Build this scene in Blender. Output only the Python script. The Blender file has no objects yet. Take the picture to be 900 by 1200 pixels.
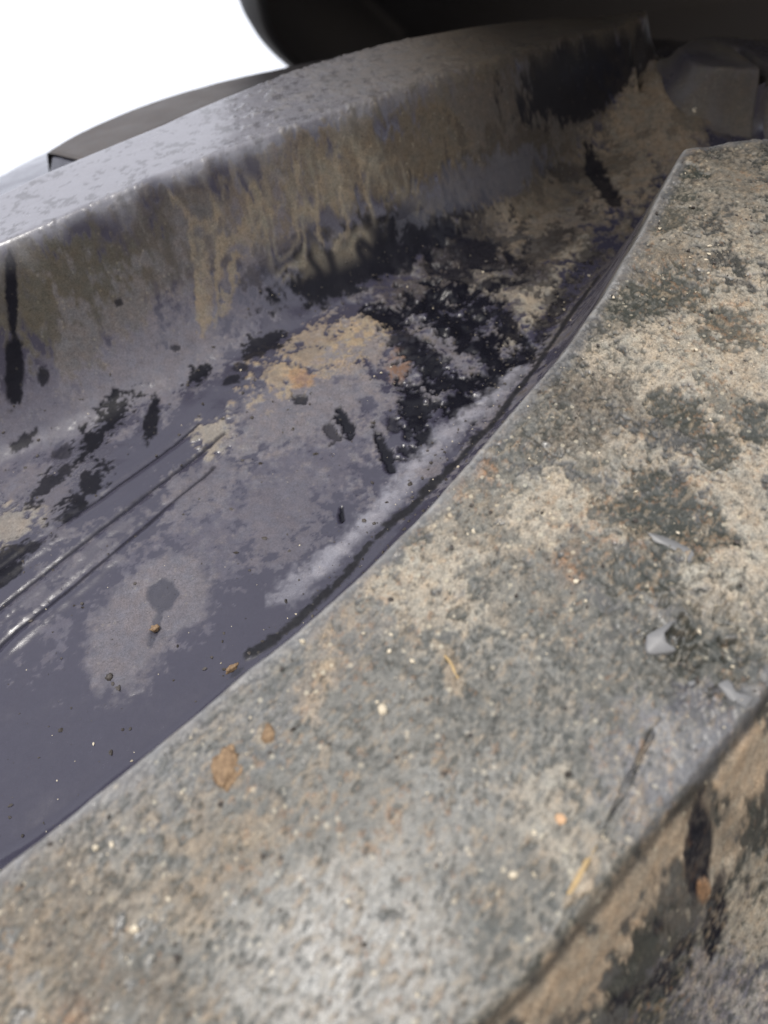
import bpy, bmesh, math, random
import numpy as np
from mathutils import Matrix, Vector
random.seed(7)
scene = bpy.context.scene
COL = scene.collection
# ---------------------------------------------------------------- camera, sky, sun, exposure
cam_d = bpy.data.cameras.new('camera'); cam = bpy.data.objects.new('camera', cam_d); COL.objects.link(cam)
FW = Vector((0.04488853, 0.97681097, -0.20934505)); RT = Vector((0.99091958, -0.07012345, -0.11472176)); UP = RT.cross(FW)
m = Matrix.Identity(4)
for i in range(3):
    m[i][0] = RT[i]; m[i][1] = UP[i]; m[i][2] = -FW[i]
m.translation = Vector((0.0, -0.69844, 1.52431))
cam.matrix_world = m
cam_d.sensor_fit = 'VERTICAL'; cam_d.sensor_height = 36; cam_d.lens = 36*873/1200
cam_d.clip_start = .005; cam_d.clip_end = 3000
cam_d.dof.use_dof = True; cam_d.dof.focus_distance = .130; cam_d.dof.aperture_fstop = 20.0
scene.camera = cam
SUN_EL, SUN_AZ = math.radians(44), math.radians(-166)      # azimuth from +y, clockwise
w = bpy.data.worlds.new('World'); scene.world = w; w.use_nodes = True
nt = w.node_tree; bg = nt.nodes['Background']
sky = nt.nodes.new('ShaderNodeTexSky'); sky.sky_type = 'NISHITA'; sky.sun_disc = False
sky.sun_elevation = SUN_EL; sky.sun_rotation = SUN_AZ; sky.air_density = 1.2; sky.dust_density = 3.0
mx = nt.nodes.new('ShaderNodeMixRGB'); mx.inputs[0].default_value = .72; mx.inputs[2].default_value = (11.5, 11.6, 12.4, 1)
nt.links.new(sky.outputs[0], mx.inputs[1]); nt.links.new(mx.outputs[0], bg.inputs[0]); bg.inputs[1].default_value = .1
sd = bpy.data.lights.new('sun', 'SUN'); sd.energy = 1.7; sd.angle = math.radians(14); sd.color = (1, .96, .9)
sun = bpy.data.objects.new('sun', sd); COL.objects.link(sun)
sdir = Vector((math.sin(SUN_AZ)*math.cos(SUN_EL), math.cos(SUN_AZ)*math.cos(SUN_EL), math.sin(SUN_EL)))
sun.rotation_euler = sdir.to_track_quat('Z', 'Y').to_euler(); sun.location = (0, 0, 5)
vs = scene.view_settings; vs.view_transform = 'Standard'; vs.look = 'None'; vs.gamma = 1; vs.use_curve_mapping = False
vs.exposure = 0.46
# ---------------------------------------------------------------- tyre geometry (millimetres on the tread: x across, s along)
R0 = 870.0; XC = 40.0; RC = 900.0; TILT = math.radians(47.0); DEPTH = 35.0
def crown(x):
    d = np.abs(x - XC)
    return d*d/(2*RC) + np.maximum(0, d-165.0)**2*.007
def P3(x, s, h):
    """tread coordinates (mm) -> world metres; the axle lies along x, the wheel stands on the ground"""
    a = s/R0 - TILT; r = (R0 - crown(x) + h)
    return np.stack([x, r*np.sin(a), r*np.cos(a)+R0+3.0], -1)*.001
def _hash(ix, iy, seed):
    n = (ix.astype(np.int64)*374761393 + iy.astype(np.int64)*668265263 + seed*974634777) & 0xffffffff
    n = ((n ^ (n >> 13))*1274126177) & 0xffffffff
    n = (n ^ (n >> 16)) & 0xffffffff
    return n.astype(np.float64)/4294967295.0
def vnoise(x, y, seed=0):
    ix = np.floor(x); iy = np.floor(y); fx = x-ix; fy = y-iy
    fx = fx*fx*fx*(fx*(fx*6-15)+10); fy = fy*fy*fy*(fy*(fy*6-15)+10)
    a = _hash(ix, iy, seed); b = _hash(ix+1, iy, seed); c = _hash(ix, iy+1, seed); d = _hash(ix+1, iy+1, seed)
    return (a*(1-fx)+b*fx)*(1-fy) + (c*(1-fx)+d*fx)*fy
def fbm(x, y, size, octv=4, seed=0, gain=.5):
    """-1..1 about; size in mm of the largest lump"""
    t = 0; amp = 1; tot = 0; ca, sa = .8, .6
    x = x/size; y = y/size
    for k in range(octv):
        t = t + amp*(vnoise(x+17.3*k, y-9.1*k, seed+k)*2-1); tot += amp; amp *= gain
        x, y = (ca*x-sa*y)*2.03, (sa*x+ca*y)*2.03
    return t/tot*1.6
def sst(a, b, v):
    t = np.clip((v-a)/(b-a), 0, 1); return t*t*(3-2*t)
def curve(pts, n):
    """Catmull-Rom through pts, resampled evenly"""
    p = np.array(pts, float); p = np.vstack([2*p[0]-p[1], p, 2*p[-1]-p[-2]])
    out = []
    for i in range(1, len(p)-2):
        t = np.linspace(0, 1, 40, endpoint=False)[:, None]
        a, b, c, d = p[i-1], p[i], p[i+1], p[i+2]
        out.append(.5*((2*b)+(-a+c)*t+(2*a-5*b+4*c-d)*t*t+(-a+3*b-3*c+d)*t**3))
    q = np.vstack(out+[p[-2:-1]])
    for _ in range(12): q[1:-1] = (q[:-2]+2*q[1:-1]+q[2:])/4
    L = np.r_[0, np.cumsum(np.hypot(*np.diff(q, axis=0).T))]
    t = np.linspace(0, L[-1], n) if np.isscalar(n) else n*L[-1]
    return np.stack([np.interp(t, L, q[:, 0]), np.interp(t, L, q[:, 1])], -1)
# lug outlines: left edge (towards the far side), right edge (towards the near side), both from shoulder to nose
LUGS = {
 'A': dict(L=[(-215,-62),(-150,-32),(-90,-6),(-56,7.4),(-43,14),(-26.7,24),(-16.5,31.2),(-7.1,37.5),(3.8,46.2),(13.9,55),(25.6,66.6),(38.5,80.3),(55.9,103),(70,124),(79,137)],
           R=[(-205,-150),(-130,-100),(-60,-50),(-20,-24),(0,-9),(10,-4),(24,6),(44,20),(61,32),(90,62),(112,92)],
           nose=[(99,140),(114,134),(118,112)], top=0.0, tanL=.32, tanR=.58, tanN=.3),
 'B': dict(L=[(-215,60),(-150,100),(-110,121),(-91,131),(-65,139),(-30,157),(10,176),(49,198),(81,219),(98,229)],
           R=[(-220,84),(-150,120),(-110,144),(-81,157),(-62,170.5),(-42,182),(-21.6,197),(0,213),(26.6,227),(54,238),(80,243.5),(97,243)],
           nose=[(106,232),(107,240)], top=0.0, tanL=.42, tanR=.4, tanN=.2),
 'C': dict(L=[(-65,232),(-58,243),(-40,262),(-13,284),(20,298),(50,310),(80,325)],
           R=[(-87,262),(-77,280),(-52,306),(-20,322),(20,338),(50,350),(80,358)],
           nose=[(96,336),(97,350)], top=-19.2, tanL=.3, tanR=.3, tanN=.3),
 'D': dict(L=[(240,128),(205,160),(175,184),(150,199),(134,206),(121,206)],
           R=[(262,190),(215,218),(190,231),(165,243),(143,246),(128,242)],
           nose=[(114,211),(116,228)], top=-6.0, tanL=.3, tanR=.3, tanN=.35),
}
def outline(k, nt=160, nn=24):
    g = LUGS[k]; L = curve(g['L'], nt); R = curve(g['R'], nt)
    N = curve([g['L'][-1]]+g['nose']+[g['R'][-1]], nn+2)
    return L, R, N[1:-1]
def seg_dist(X, S, poly, tans):
    """distance outside a closed polygon divided by the local draft (so that -that is the wall's height)"""
    n = len(poly); best = np.full(X.shape, 1e9); bt = np.full(X.shape, .3); ins = np.zeros(X.shape, bool)
    for i in range(n):
        a = poly[i]; b = poly[(i+1) % n]; ab = b-a; L2 = ab@ab
        if L2 < 1e-9: continue
        t = np.clip(((X-a[0])*ab[0]+(S-a[1])*ab[1])/L2, 0, 1)
        d = np.hypot(X-a[0]-t*ab[0], S-a[1]-t*ab[1])
        m = d < best; best = np.where(m, d, best); bt = np.where(m, tans[i], bt)
        c = ((a[1] > S) != (b[1] > S)); 
        if abs(b[1]-a[1]) > 1e-12:
            ins ^= c & (X < (b[0]-a[0])*(S-a[1])/(b[1]-a[1])+a[0])
    return np.where(ins, -best, best), bt
# a coarse table of those distances, read bilinearly
GX = np.arange(-230, 262, 1.5); GS = np.arange(-170, 430, 1.5)
_gx, _gs = np.meshgrid(GX, GS, indexing='ij')
TAB = {}
for _k in LUGS:
    _L, _R, _N = outline(_k, 90, 14)
    _p = np.vstack([_L, _N, _R[::-1]]); g = LUGS[_k]
    _t = np.r_[np.full(len(_L), g['tanL']), np.full(len(_N), g['tanN']), np.full(len(_R), g['tanR'])]
    TAB[_k] = seg_dist(_gx, _gs, _p, _t)
def tab(T, x, s):
    u = np.clip((x-GX[0])/1.5, 0, len(GX)-1.001); v = np.clip((s-GS[0])/1.5, 0, len(GS)-1.001)
    i = u.astype(int); j = v.astype(int); u = u-i; v = v-j
    return (T[i, j]*(1-u)+T[i+1, j]*u)*(1-v)+(T[i, j+1]*(1-u)+T[i+1, j+1]*u)*v
def smax(a, b, k):
    h = np.maximum(k-np.abs(a-b), 0)/k
    return np.maximum(a, b)+h*h*k*.25
def lugdist(k, x, s): return tab(TAB[k][0], x, s)
def floor_h(x, s):
    """height of the tread floor with its fillets and the mud banked in the middle of the tyre"""
    h = -DEPTH + 0*x
    b = sst(55, 112, x)*sst(150, 205, s)
    h = h + 12*b + 14*np.exp(-((x-112)/13)**2-((s-230)/30)**2)*sst(175, 215, s)
    h = h + 5*sst(125, 175, x)
    h = h - 3*np.exp(-((x-5)/55)**2 - ((s-95)/40)**2)
    return h
FIL = {'A': 20.0, 'B': 26.0, 'C': 12.0, 'D': 9.0}
def height(x, s, skip=()):
    h = floor_h(x, s)
    for k in LUGS:
        if k in skip: continue
        d = tab(TAB[k][0], x, s); t = tab(TAB[k][1], x, s)
        hw = LUGS[k]['top'] - np.maximum(d, -2)/t
        h = np.minimum(smax(h, hw, FIL[k]), np.maximum(LUGS[k]['top'], h))
    return h
G_MARKS = [
 ('brown', -33.47, 148.08, 0.02063, 0.009671, 0.07756, -0.1561, 0.5, 0.8),
 ('olive', 44.94, 178.39, 0.03088, 0.00782, 0.0545, -0.09883, 0.6, 0.6),
 ('brown', 57.49, 195.32, 0.01947, 0.009381, 0.07016, -0.1297, 0.8, 0.35),
 ('brown', 52.82, 169.67, 0.02521, -0.0002301, 0.0281, -0.04535, 0.6, 0.4),
 ('brown', 24.14, 176.65, 0.02573, 0.02219, 0.1048, -0.2005, 0.85, 0.7),
 ('tanfilm', -6.84, 161.75, 0.02505, 0.03052, 0.1232, -0.2427, 0.4, 0.9),
 ('tanfilm', 62.9, 172.18, 0.04621, -0.003385, 0.02243, -0.059, 0.6, 0.8),
 ('bluefilm', -52.66, 125.72, 0.0183, 0.01164, 0.04806, -0.07568, 0.65, 0.8),
 ('olive', -52.37, 137.76, 0.05424, 0.02504, 0.08045, -0.1574, 0.85, 0.6),
 ('olive', -63.1, 135.65, 0.1826, -0.09615, 0.05206, -0.2181, 0.7, 0.6),
 ('olive', -35.23, 147.45, 0.07796, 0.02932, 0.1445, -0.237, 0.5, 0.8),
 ('bluefilm', -13.29, 92.94, 0.02442, 0.01174, 0.04697, -0.05699, 0.6, 0.9),
 ('film', -41.21, 130.92, 0.05482, 0.01526, 0.03381, -0.08135, 0.5, 0.8),
 ('film', -8.53, 112.79, 0.05711, 0.01073, 0.02384, -0.08043, 0.85, 0.4),
 ('film', -27.63, 95.78, 0.06067, 0.03199, 0.0934, -0.1074, 0.5, 0.9),
 ('film', -15.32, 86.13, 0.08155, 0.04154, 0.06217, -0.06373, 0.35, 1.1),
 ('tan', 1.78, 130.95, 0.05655, 0.009617, 0.04425, -0.1236, 0.6, 1.2),
 ('tan', -11.81, 124.92, 0.2018, 0.0142, -0.009492, -0.2297, 0.6, 0.7),
 ('rust', -7.33, 122.74, 0.3356, -0.01949, -0.07751, -0.3653, 0.5, 0.6),
 ('rust', 15.68, 123.24, 0.2783, -0.1087, -0.119, -0.1395, 0.5, 0.5),
 ('tan', 9.29, 133.99, 0.1137, 0.02792, 0.07161, -0.1211, 0.7, 1.0),
 ('film', -42.94, 60.17, 0.1155, -0.042, -0.05027, -0.07193, 0.75, 0.22),
 ('film', -34.59, 68.11, 0.1314, -0.01474, -0.04015, -0.1012, 0.75, 0.22),
 ('clean', -36.98, 67.18, 0.3641, 0.01657, -0.05069, -0.2713, 1, 0.2),
 ('clean', -37.9, 60.14, 1.094, -0.229, -0.1211, -0.1965, 0.9, 0.2),
 ('film', -49.75, 81.62, 0.05742, 0.03638, 0.143, -0.1664, 0.3, 1.2),
 ('film', -62.1, 95.89, 0.1332, 0.02088, -0.02968, -0.1007, 0.5, 1.0),
 ('beige', -69.5, 90.58, 0.1768, 0.09898, 0.09498, -0.1682, 0.5, 0.9),
 ('beige', -26.22, 108.33, 0.2121, -0.0007154, -0.03756, -0.1918, 0.6, 0.9),
 ('film', -21.18, 104.69, 0.2403, -0.00173, -0.0435, -0.1525, 0.8, 0.8),
 ('film', 34.79, 126.6, 0.0371, 0.008933, 0.02478, -0.03576, 0.8, 1.3),
 ('brown', 52.12, 147.73, 0.04241, 0.008162, 0.04235, -0.04361, 0.6, 1.0),
 ('beige', 41.62, 149.87, 0.07052, 0.008235, 0.05936, -0.09127, 0.35, 1.2),
 ('beige', 54.87, 141.37, 0.05645, 0.02034, 0.1789, -0.1443, 0.6, 1.2),
 ('brown', 93.18, 194.34, 0.0927, -0.02816, -0.02564, -0.0365, 0.95, 0.5),
 ('brownmud', 104.54, 209.01, 0.06313, -0.02757, -0.04768, -0.03284, 1, 0.3),
 ('brownmud', 86.83, 189.24, 0.07208, -0.005071, 0.006237, -0.06666, 0.95, 0.6),
 ('brown', 72.29, 190.08, 0.05402, -0.002581, 0.02605, -0.09913, 0.8, 0.6),
 ('brown', 122.44, 202.76, 0.06041, 0.01143, 0.01527, -0.2195, 0.5, 0.7),
 ('wet', 83.19, 189.17, 0.3522, 0.01722, 0.03834, -0.07508, 0.9, 0.4),
 ('wet', 73.08, 193.77, 0.1311, -0.05197, 0.0384, -0.427, 0.5, 0.7),
 ('brown', 69.98, 210.89, 0.01956, 0.008284, 0.2899, -0.4862, 0.75, 0.8),
 ('brown', 23.74, 202.65, 0.04403, -0.002135, 0.01866, -0.05493, 0.5, 1.0),
 ('wet', -65.67, 134.68, 1.012, -0.4814, 0.06336, -0.2705, 1, 0.3),
 ('wet', -69.67, 125.81, 0.5138, -0.2278, 0.03084, -0.2524, 1, 0.3),
 ('wet', -64.08, 126.09, 0.8656, -0.2657, 0.07953, -0.768, 0.9, 0.3),
 ('wet', -70.72, 115.6, 0.2474, 0.1848, 0.4951, -0.768, 0.9, 0.7),
 ('wet', -50.92, 118.74, 0.1348, 0.0855, 0.2195, -0.2057, 1, 0.9),
 ('wet', -55.04, 112.15, 0.2137, 0.147, 0.2223, -0.1474, 1, 0.9),
 ('wet', -41.79, 116.4, 0.5329, -0.07005, -0.0781, -0.1383, 1, 0.35),
 ('wet', -62.99, 102.31, 0.1454, 0.09929, 0.2907, -0.2578, 0.9, 0.9),
 ('wet', -55.0, 97.88, 0.1237, 0.1039, 0.2782, -0.171, 0.95, 0.9),
 ('wet', -57.09, 92.33, 0.1872, 0.1252, 0.3195, -0.3211, 0.8, 0.9),
 ('wet', -61.9, 111.18, 0.4329, 0.1613, 0.1076, -0.3433, 0.7, 0.5),
 ('wet', -66.5, 83.16, 0.1629, 0.1077, 0.1725, -0.2319, 0.9, 0.9),
 ('wet', -68.31, 78.22, 0.2213, 0.1501, 0.2856, -0.3739, 0.9, 0.4),
 ('wet', -31.47, 128.46, 0.2085, 0.165, 0.4037, -0.2656, 1, 0.7),
 ('wet', -23.22, 125.43, 0.3828, 0.08417, 0.1221, -0.5061, 0.9, 0.4),
 ('wet', -15.43, 136.3, 0.1797, 0.04566, 0.1542, -0.3282, 0.95, 0.8),
 ('wet', -21.36, 129.25, 0.4969, 0.05058, -0.02935, -0.6199, 0.8, 0.4),
 ('wet', -35.9, 134.81, 0.9044, -0.1302, 0.1965, -1.536, 0.8, 0.3),
 ('wet', -45.94, 138.89, 1.283, -0.4197, 0.5405, -1.98, 0.8, 0.3),
 ('wet', 13.6, 160.07, 0.03295, 0.0152, 0.08614, -0.1703, 1, 0.35),
 ('wet', 38.14, 166.53, 0.06962, -0.002691, 0.0279, -0.08892, 0.7, 0.7),
 ('wet', 29.33, 168.75, 0.05089, 0.0368, 0.1952, -0.3246, 0.6, 0.7),
 ('wet', -6.65, 155.35, 0.04112, 0.05767, 0.364, -0.6248, 0.5, 0.8),
 ('wet', 84.96, 215.59, 0.02345, 0.0204, 0.1119, -0.1831, 0.9, 0.3),
 ('wet', 56.77, 190.21, 0.06449, -0.009849, 0.07872, -0.1655, 0.35, 0.9),
 ('pit', 15.27, 140.36, 0.1355, -0.04018, -0.1785, -0.2461, 1, 0.75),
 ('pit', 18.09, 130.36, 0.2808, 0.104, 0.07083, -0.08069, 0.9, 0.85),
 ('pit', 28.62, 137.97, 0.06908, -0.0384, -0.1608, -0.1113, 1, 0.85),
 ('pit', 35.3, 145.47, 0.08741, -0.0361, -0.1639, -0.1644, 1, 0.95),
 ('pit', 35.55, 134.66, 0.1586, 0.07047, 0.09655, -0.07583, 1, 0.95),
 ('pit', 22.1, 123.27, 0.1265, -0.05445, -0.1866, -0.2258, 0.9, 0.95),
 ('pit', 24.98, 116.7, 0.09516, -0.05084, -0.1583, -0.1569, 1, 0.95),
 ('pit', 34.2, 123.61, 0.08579, -0.06383, -0.2223, -0.1394, 1, 0.95),
 ('pit', 36.26, 114.22, 0.1425, 0.03097, 0.149, -0.214, 1, 0.85),
 ('pit', 42.33, 133.16, 0.09023, -0.08898, -0.2975, -0.1087, 0.95, 0.95),
 ('pit', 27.27, 107.74, 0.153, 0.03161, 0.09106, -0.1778, 1, 0.85),
 ('pit', 43.12, 118.62, 0.137, 0.04618, 0.2331, -0.2355, 0.8, 0.95),
 ('pit', 17.12, 107.34, 0.2855, -0.01546, -0.01067, -0.09729, 1, 0.7),
 ('pit', 14.53, 101.21, 0.7169, -0.1025, -0.05425, -0.2486, 0.9, 0.65),
 ('pit', 18.73, 99.52, 0.7209, -0.1145, -0.06205, -0.2796, 0.9, 0.65),
 ('pit', 1.29, 106.68, 0.5825, 0.1312, 0.07336, -0.1773, 1, 0.65),
 ('pit', -1.9, 104.72, 0.686, 0.1525, 0.1226, -0.2656, 0.8, 0.65),
 ('pit', 9.03, 95.96, 0.875, 0.1035, 0.04847, -0.1595, 1, 0.65),
 ('pit', 14.16, 94.79, 0.4262, 0.1751, 0.2456, -0.3056, 0.9, 0.75),
 ('pit', -1.76, 81.09, 1.532, -0.1366, -0.07389, -0.3756, 1, 0.55),
 ('pit', 11.55, 104.0, 0.6875, 0.1187, 0.1492, -0.3405, 0.8, 0.65),
 ('pit', -7.95, 116.01, 0.5149, -0.02917, -0.1341, -0.658, 0.9, 0.55),
 ('pit', 55.09, 159.8, 0.05124, 0.005127, 0.183, -0.2083, 0.6, 1.15),
 ('pit', 51.84, 129.53, 0.04751, 0.0208, 0.3251, -0.268, 0.8, 1.05),
 ('pit', 49.76, 156.49, 0.07281, -0.03188, -0.1264, -0.116, 0.7, 1.05),
 ('pit', 42.0, 162.61, 0.08187, -0.02846, -0.1237, -0.1456, 0.7, 1.05),
 ('pit', 35.9, 154.47, 0.1077, -0.04287, -0.1752, -0.1673, 0.8, 1.05),
 ('pit', 61.54, 145.93, 0.06876, 0.01929, 0.3344, -0.2843, 0.7, 1.15),
 ('clean', 45.58, 182.29, 0.03936, 0.01545, 0.1583, -0.2762, 0.6, 0.6),
]
T_MARKS = [
 ('greygreen', 0.11, 18.47, 0.01483, -0.001967, -0.003203, -0.02146, 0.6, 0.6),
 ('beige', 62.21, 76.36, 0.06269, -0.02534, -0.001599, -0.04425, 0.9, 0.8),
 ('beige', 53.35, 48.6, 0.1036, -0.04704, -0.007657, -0.04904, 0.9, 0.8),
 ('beige', 48.4, 72.61, 0.09273, -0.03145, -0.01145, -0.06712, 0.8, 0.9),
 ('beige', 26.11, 48.57, 0.0749, -0.03086, -0.04507, -0.1128, 0.85, 0.9),
 ('beige', 14.15, 43.81, 0.09706, 0.008321, 0.03802, -0.1452, 0.8, 0.9),
 ('beige', 6.08, 38.84, 0.09262, 0.0008198, 0.004846, -0.1832, 0.8, 0.9),
 ('beige', 62.85, 104.73, 0.06964, -0.02628, -0.008434, -0.04951, 0.55, 1.2),
 ('beige', 80.42, 107.9, 0.1009, -0.04463, -0.005619, -0.03917, 0.55, 1.2),
 ('beige', 46.01, 36.22, 0.1506, -0.05816, -0.02107, -0.136, 0.8, 0.7),
 ('beige', 32.03, 44.86, 0.1246, -0.03621, -0.02481, -0.1503, 0.75, 0.9),
 ('tan', -5.64, 32.09, 0.4516, -0.1358, -0.05203, -0.1324, 0.85, 0.6),
 ('beige', 1.51, 37.22, 0.1542, -0.01945, -0.0354, -0.2127, 0.5, 1.0),
 ('beige', 20.83, 36.41, 0.1497, -0.03564, -0.01273, -0.2156, 0.35, 1.2),
 ('beige', 38.78, 55.29, 0.08132, -0.05189, -0.07677, -0.1065, 0.7, 0.9),
 ('brown', 32.74, 64.42, 0.09673, 0.0009268, 0.04201, -0.1592, 0.75, 0.8),
 ('brown', 73.91, 124.87, 0.06314, -0.025, -0.008922, -0.05613, 0.6, 1.0),
 ('rust', 19.42, 56.11, 0.6105, -0.2199, -0.1306, -0.3153, 0.8, 0.4),
 ('rust', 26.55, 39.47, 0.4107, -0.1095, -0.05491, -0.3362, 0.65, 0.8),
 ('brown', 55.89, 94.07, 0.08302, -0.02874, -0.01837, -0.1054, 0.6, 1.0),
 ('brown', 42.31, 66.27, 0.1052, -0.1121, -0.3183, -0.1608, 0.5, 0.9),
 ('tan', 9.46, 28.56, 0.8826, 0.1118, 0.04707, -0.2783, 0.55, 0.8),
 ('brown', 35.93, 62.2, 0.2199, -0.06339, -0.04104, -0.2358, 0.4, 0.8),
 ('dark', 75.83, 127.04, 0.2503, -0.1188, -0.1725, -0.3426, 1, 0.4),
 ('dark', 70.8, 119.15, 0.2122, -0.1144, -0.2015, -0.2487, 0.8, 0.6),
 ('dark', 63.5, 110.9, 0.1698, -0.06087, -0.03774, -0.2191, 0.6, 0.9),
 ('dark', 56.38, 89.19, 0.1179, -0.03447, 0.01607, -0.2017, 0.85, 0.8),
 ('dark', 64.52, 80.19, 0.1861, -0.128, -0.1303, -0.1491, 0.8, 0.8),
 ('dark', 50.75, 85.6, 0.1461, 0.007529, 0.1727, -0.3244, 0.6, 0.9),
 ('dark', 50.11, 63.65, 0.1258, -0.1236, -0.2383, -0.1473, 0.95, 0.6),
 ('dark', 53.33, 55.84, 0.3543, -0.2557, -0.1111, -0.2039, 0.95, 0.5),
 ('dark', 60.43, 60.04, 0.4249, -0.05662, 0.06813, -0.263, 0.95, 0.5),
 ('dark', 42.71, 47.31, 0.09084, -0.1025, -0.1544, -0.09676, 1, 0.7),
 ('cut', 36.17, 28.97, 0.9433, 0.003737, 0.2444, -1.199, 0.95, 0.4),
 ('cut', 41.5, 21.57, 0.5578, -0.5092, -0.6886, -0.909, 0.95, 0.5),
 ('cut', 37.64, 24.85, 0.8676, -0.6517, -0.6682, -1.101, 0.8, 0.6),
 ('dark', 40.18, 26.64, 0.1713, -0.1299, -0.1774, -0.2872, 0.6, 0.9),
 ('cut', 42.25, 27.97, 0.6799, -0.2587, -0.2278, -1.509, 0.8, 0.7),
 ('dark', 34.43, 52.97, 0.2477, -0.1541, -0.1972, -0.2799, 0.6, 0.9),
 ('dark', 29.67, 62.43, 0.1489, 0.08586, 0.3362, -0.3452, 0.6, 0.9),
 ('dark', 58.38, 63.79, 0.1544, -0.1395, -0.2272, -0.1481, 0.6, 1.0),
 ('dark', 34.61, 45.78, 0.2888, -0.08774, -0.06099, -0.3705, 0.6, 0.9),
 ('dark', 37.25, 46.76, 0.2149, -0.06804, -0.04016, -0.2436, 0.8, 0.8),
 ('dark', 33.81, 37.8, 0.163, -0.07286, -0.1158, -0.3484, 0.95, 0.7),
 ('dark', 34.58, 40.23, 0.2255, -0.03447, 0.01888, -0.5165, 0.7, 0.8),
 ('dark', 14.78, 38.6, 0.7621, -0.153, -0.09747, -0.5901, 0.9, 0.5),
 ('dark', 11.8, 35.52, 0.8471, -0.1583, -0.1752, -1.074, 0.8, 0.5),
 ('grey', 21.12, 37.61, 0.1358, -0.08147, -0.11, -0.1761, 0.8, 0.8),
 ('grey', 25.87, 62.3, 0.09813, 0.05065, 0.2472, -0.2332, 0.6, 0.8),
 ('grey', 17.1, 50.06, 0.1841, 0.08272, 0.09083, -0.1326, 0.75, 0.8),
 ('dark', 23.58, 57.86, 0.2338, 0.09313, 0.1453, -0.2075, 0.4, 1.0),
 ('grey', -0.75, 36.42, 0.2325, -0.02644, -0.04765, -0.2869, 0.7, 0.8),
 ('grey', 30.19, 42.48, 0.2345, -0.2017, -0.1626, -0.1609, 0.7, 0.9),
 ('dark', 41.76, 25.32, 0.1612, -0.06149, -0.02332, -0.1562, 0.5, 1.2),
 ('dark', 37.96, 29.18, 0.1838, -0.1348, -0.1517, -0.2434, 0.5, 1.2),
 ('clean', 33.41, 16.41, 0.1485, -0.1528, -0.08679, -0.09845, 0.75, 0.4),
 ('greyp', 29.17, 12.41, 0.105, -0.1079, -0.08396, -0.09976, 0.4, 0.6),
 ('greyp', -19.14, 23.35, 0.03423, 0.02396, 0.08233, -0.1358, 0.35, 0.7),
 ('beige', 16.55, 10.7, 0.2183, -0.122, -0.07355, -0.1761, 0.7, 0.8),
 ('tan', 18.93, 4.58, 0.7614, -0.7205, -0.1366, -0.1938, 0.8, 0.6),
 ('beige', 46.43, 38.7, 0.6361, -0.2436, -0.1236, -0.7928, 0.6, 0.5),
 ('beige', 20.09, 6.84, 0.2735, -0.1965, -0.135, -0.2607, 0.5, 0.8),
 ('tan', -14.58, 12.59, 0.2997, -0.0128, -0.07013, -0.4888, 0.6, 0.7),
 ('rust', -33.49, 4.0, 0.1258, 0.01029, -0.03544, -0.2661, 0.45, 1.4),
 ('tan', -28.39, 8.75, 0.1155, 0.07414, 0.08006, -0.2105, 0.4, 1.4),
 ('tan', -21.55, 6.61, 0.2781, 0.1094, 0.04969, -0.2723, 0.5, 0.9),
 ('tan', -37.21, 14.18, 0.08751, 0.0417, 0.05082, -0.2646, 0.25, 1.5),
 ('tan', -33.04, 3.94, 0.103, 0.008112, -0.0197, -0.1479, 0.4, 1.3),
 ('dark', -36.41, 6.69, 0.09255, 0.009294, -0.01941, -0.1429, 0.3, 1.4),
 ('rust', -33.13, -0.43, 0.389, 0.03137, -0.0907, -0.7065, 0.6, 0.8),
 ('tan', -17.36, 13.43, 0.1786, -0.004383, -0.04191, -0.2905, 0.35, 1.1),
 ('tan', -38.66, 2.45, 0.2849, 0.03343, -0.02968, -0.227, 0.5, 1.0),
 ('brown', -25.41, 0.72, 0.1294, 0.003533, -0.03627, -0.2772, 0.5, 1.1),
 ('beige', -6.33, 2.61, 0.08876, -0.009155, -0.01631, -0.121, 0.4, 0.9),
 ('grey', -6.63, -0.3, 0.107, -0.01105, -0.0229, -0.1733, 0.4, 0.9),
 ('grey', 10.34, 3.4, 0.1824, -0.07812, -0.04143, -0.1369, 0.8, 0.4),
 ('dark', -30.84, 4.4, 0.07644, 0.02004, 0.002487, -0.1433, 0.35, 1.5),
 ('brown', -36.95, 11.6, 0.1334, 0.06435, 0.04143, -0.2189, 0.35, 1.4),
 ('brown', -20.18, 11.7, 0.1137, 0.06547, 0.07896, -0.2071, 0.3, 1.4),
 ('dark', -10.77, 30.21, 0.07598, 0.03491, 0.07041, -0.1678, 0.25, 1.4),
 ('damp_sheen', -6.48, 1.14, 0.06937, 0.006912, 0.001706, -0.09707, 0.95, 0.4),  # damp patches, glossier and painted paler for the sheen on the lug top
 ('damp_sheen', 5.77, 12.23, 0.1197, -0.07166, -0.05841, -0.1137, 0.35, 0.8),
 ('damp_sheen', 32.18, 15.65, 0.1368, -0.1404, -0.09339, -0.1073, 0.4, 0.5),
 ('grey', -14.26, 20.66, 0.1138, -0.004765, -0.02667, -0.1762, 0.3, 1.0),
 ('tan', -13.11, 24.16, 0.8353, -0.0398, -0.1118, -0.7225, 0.7, 0.5),
]
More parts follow.
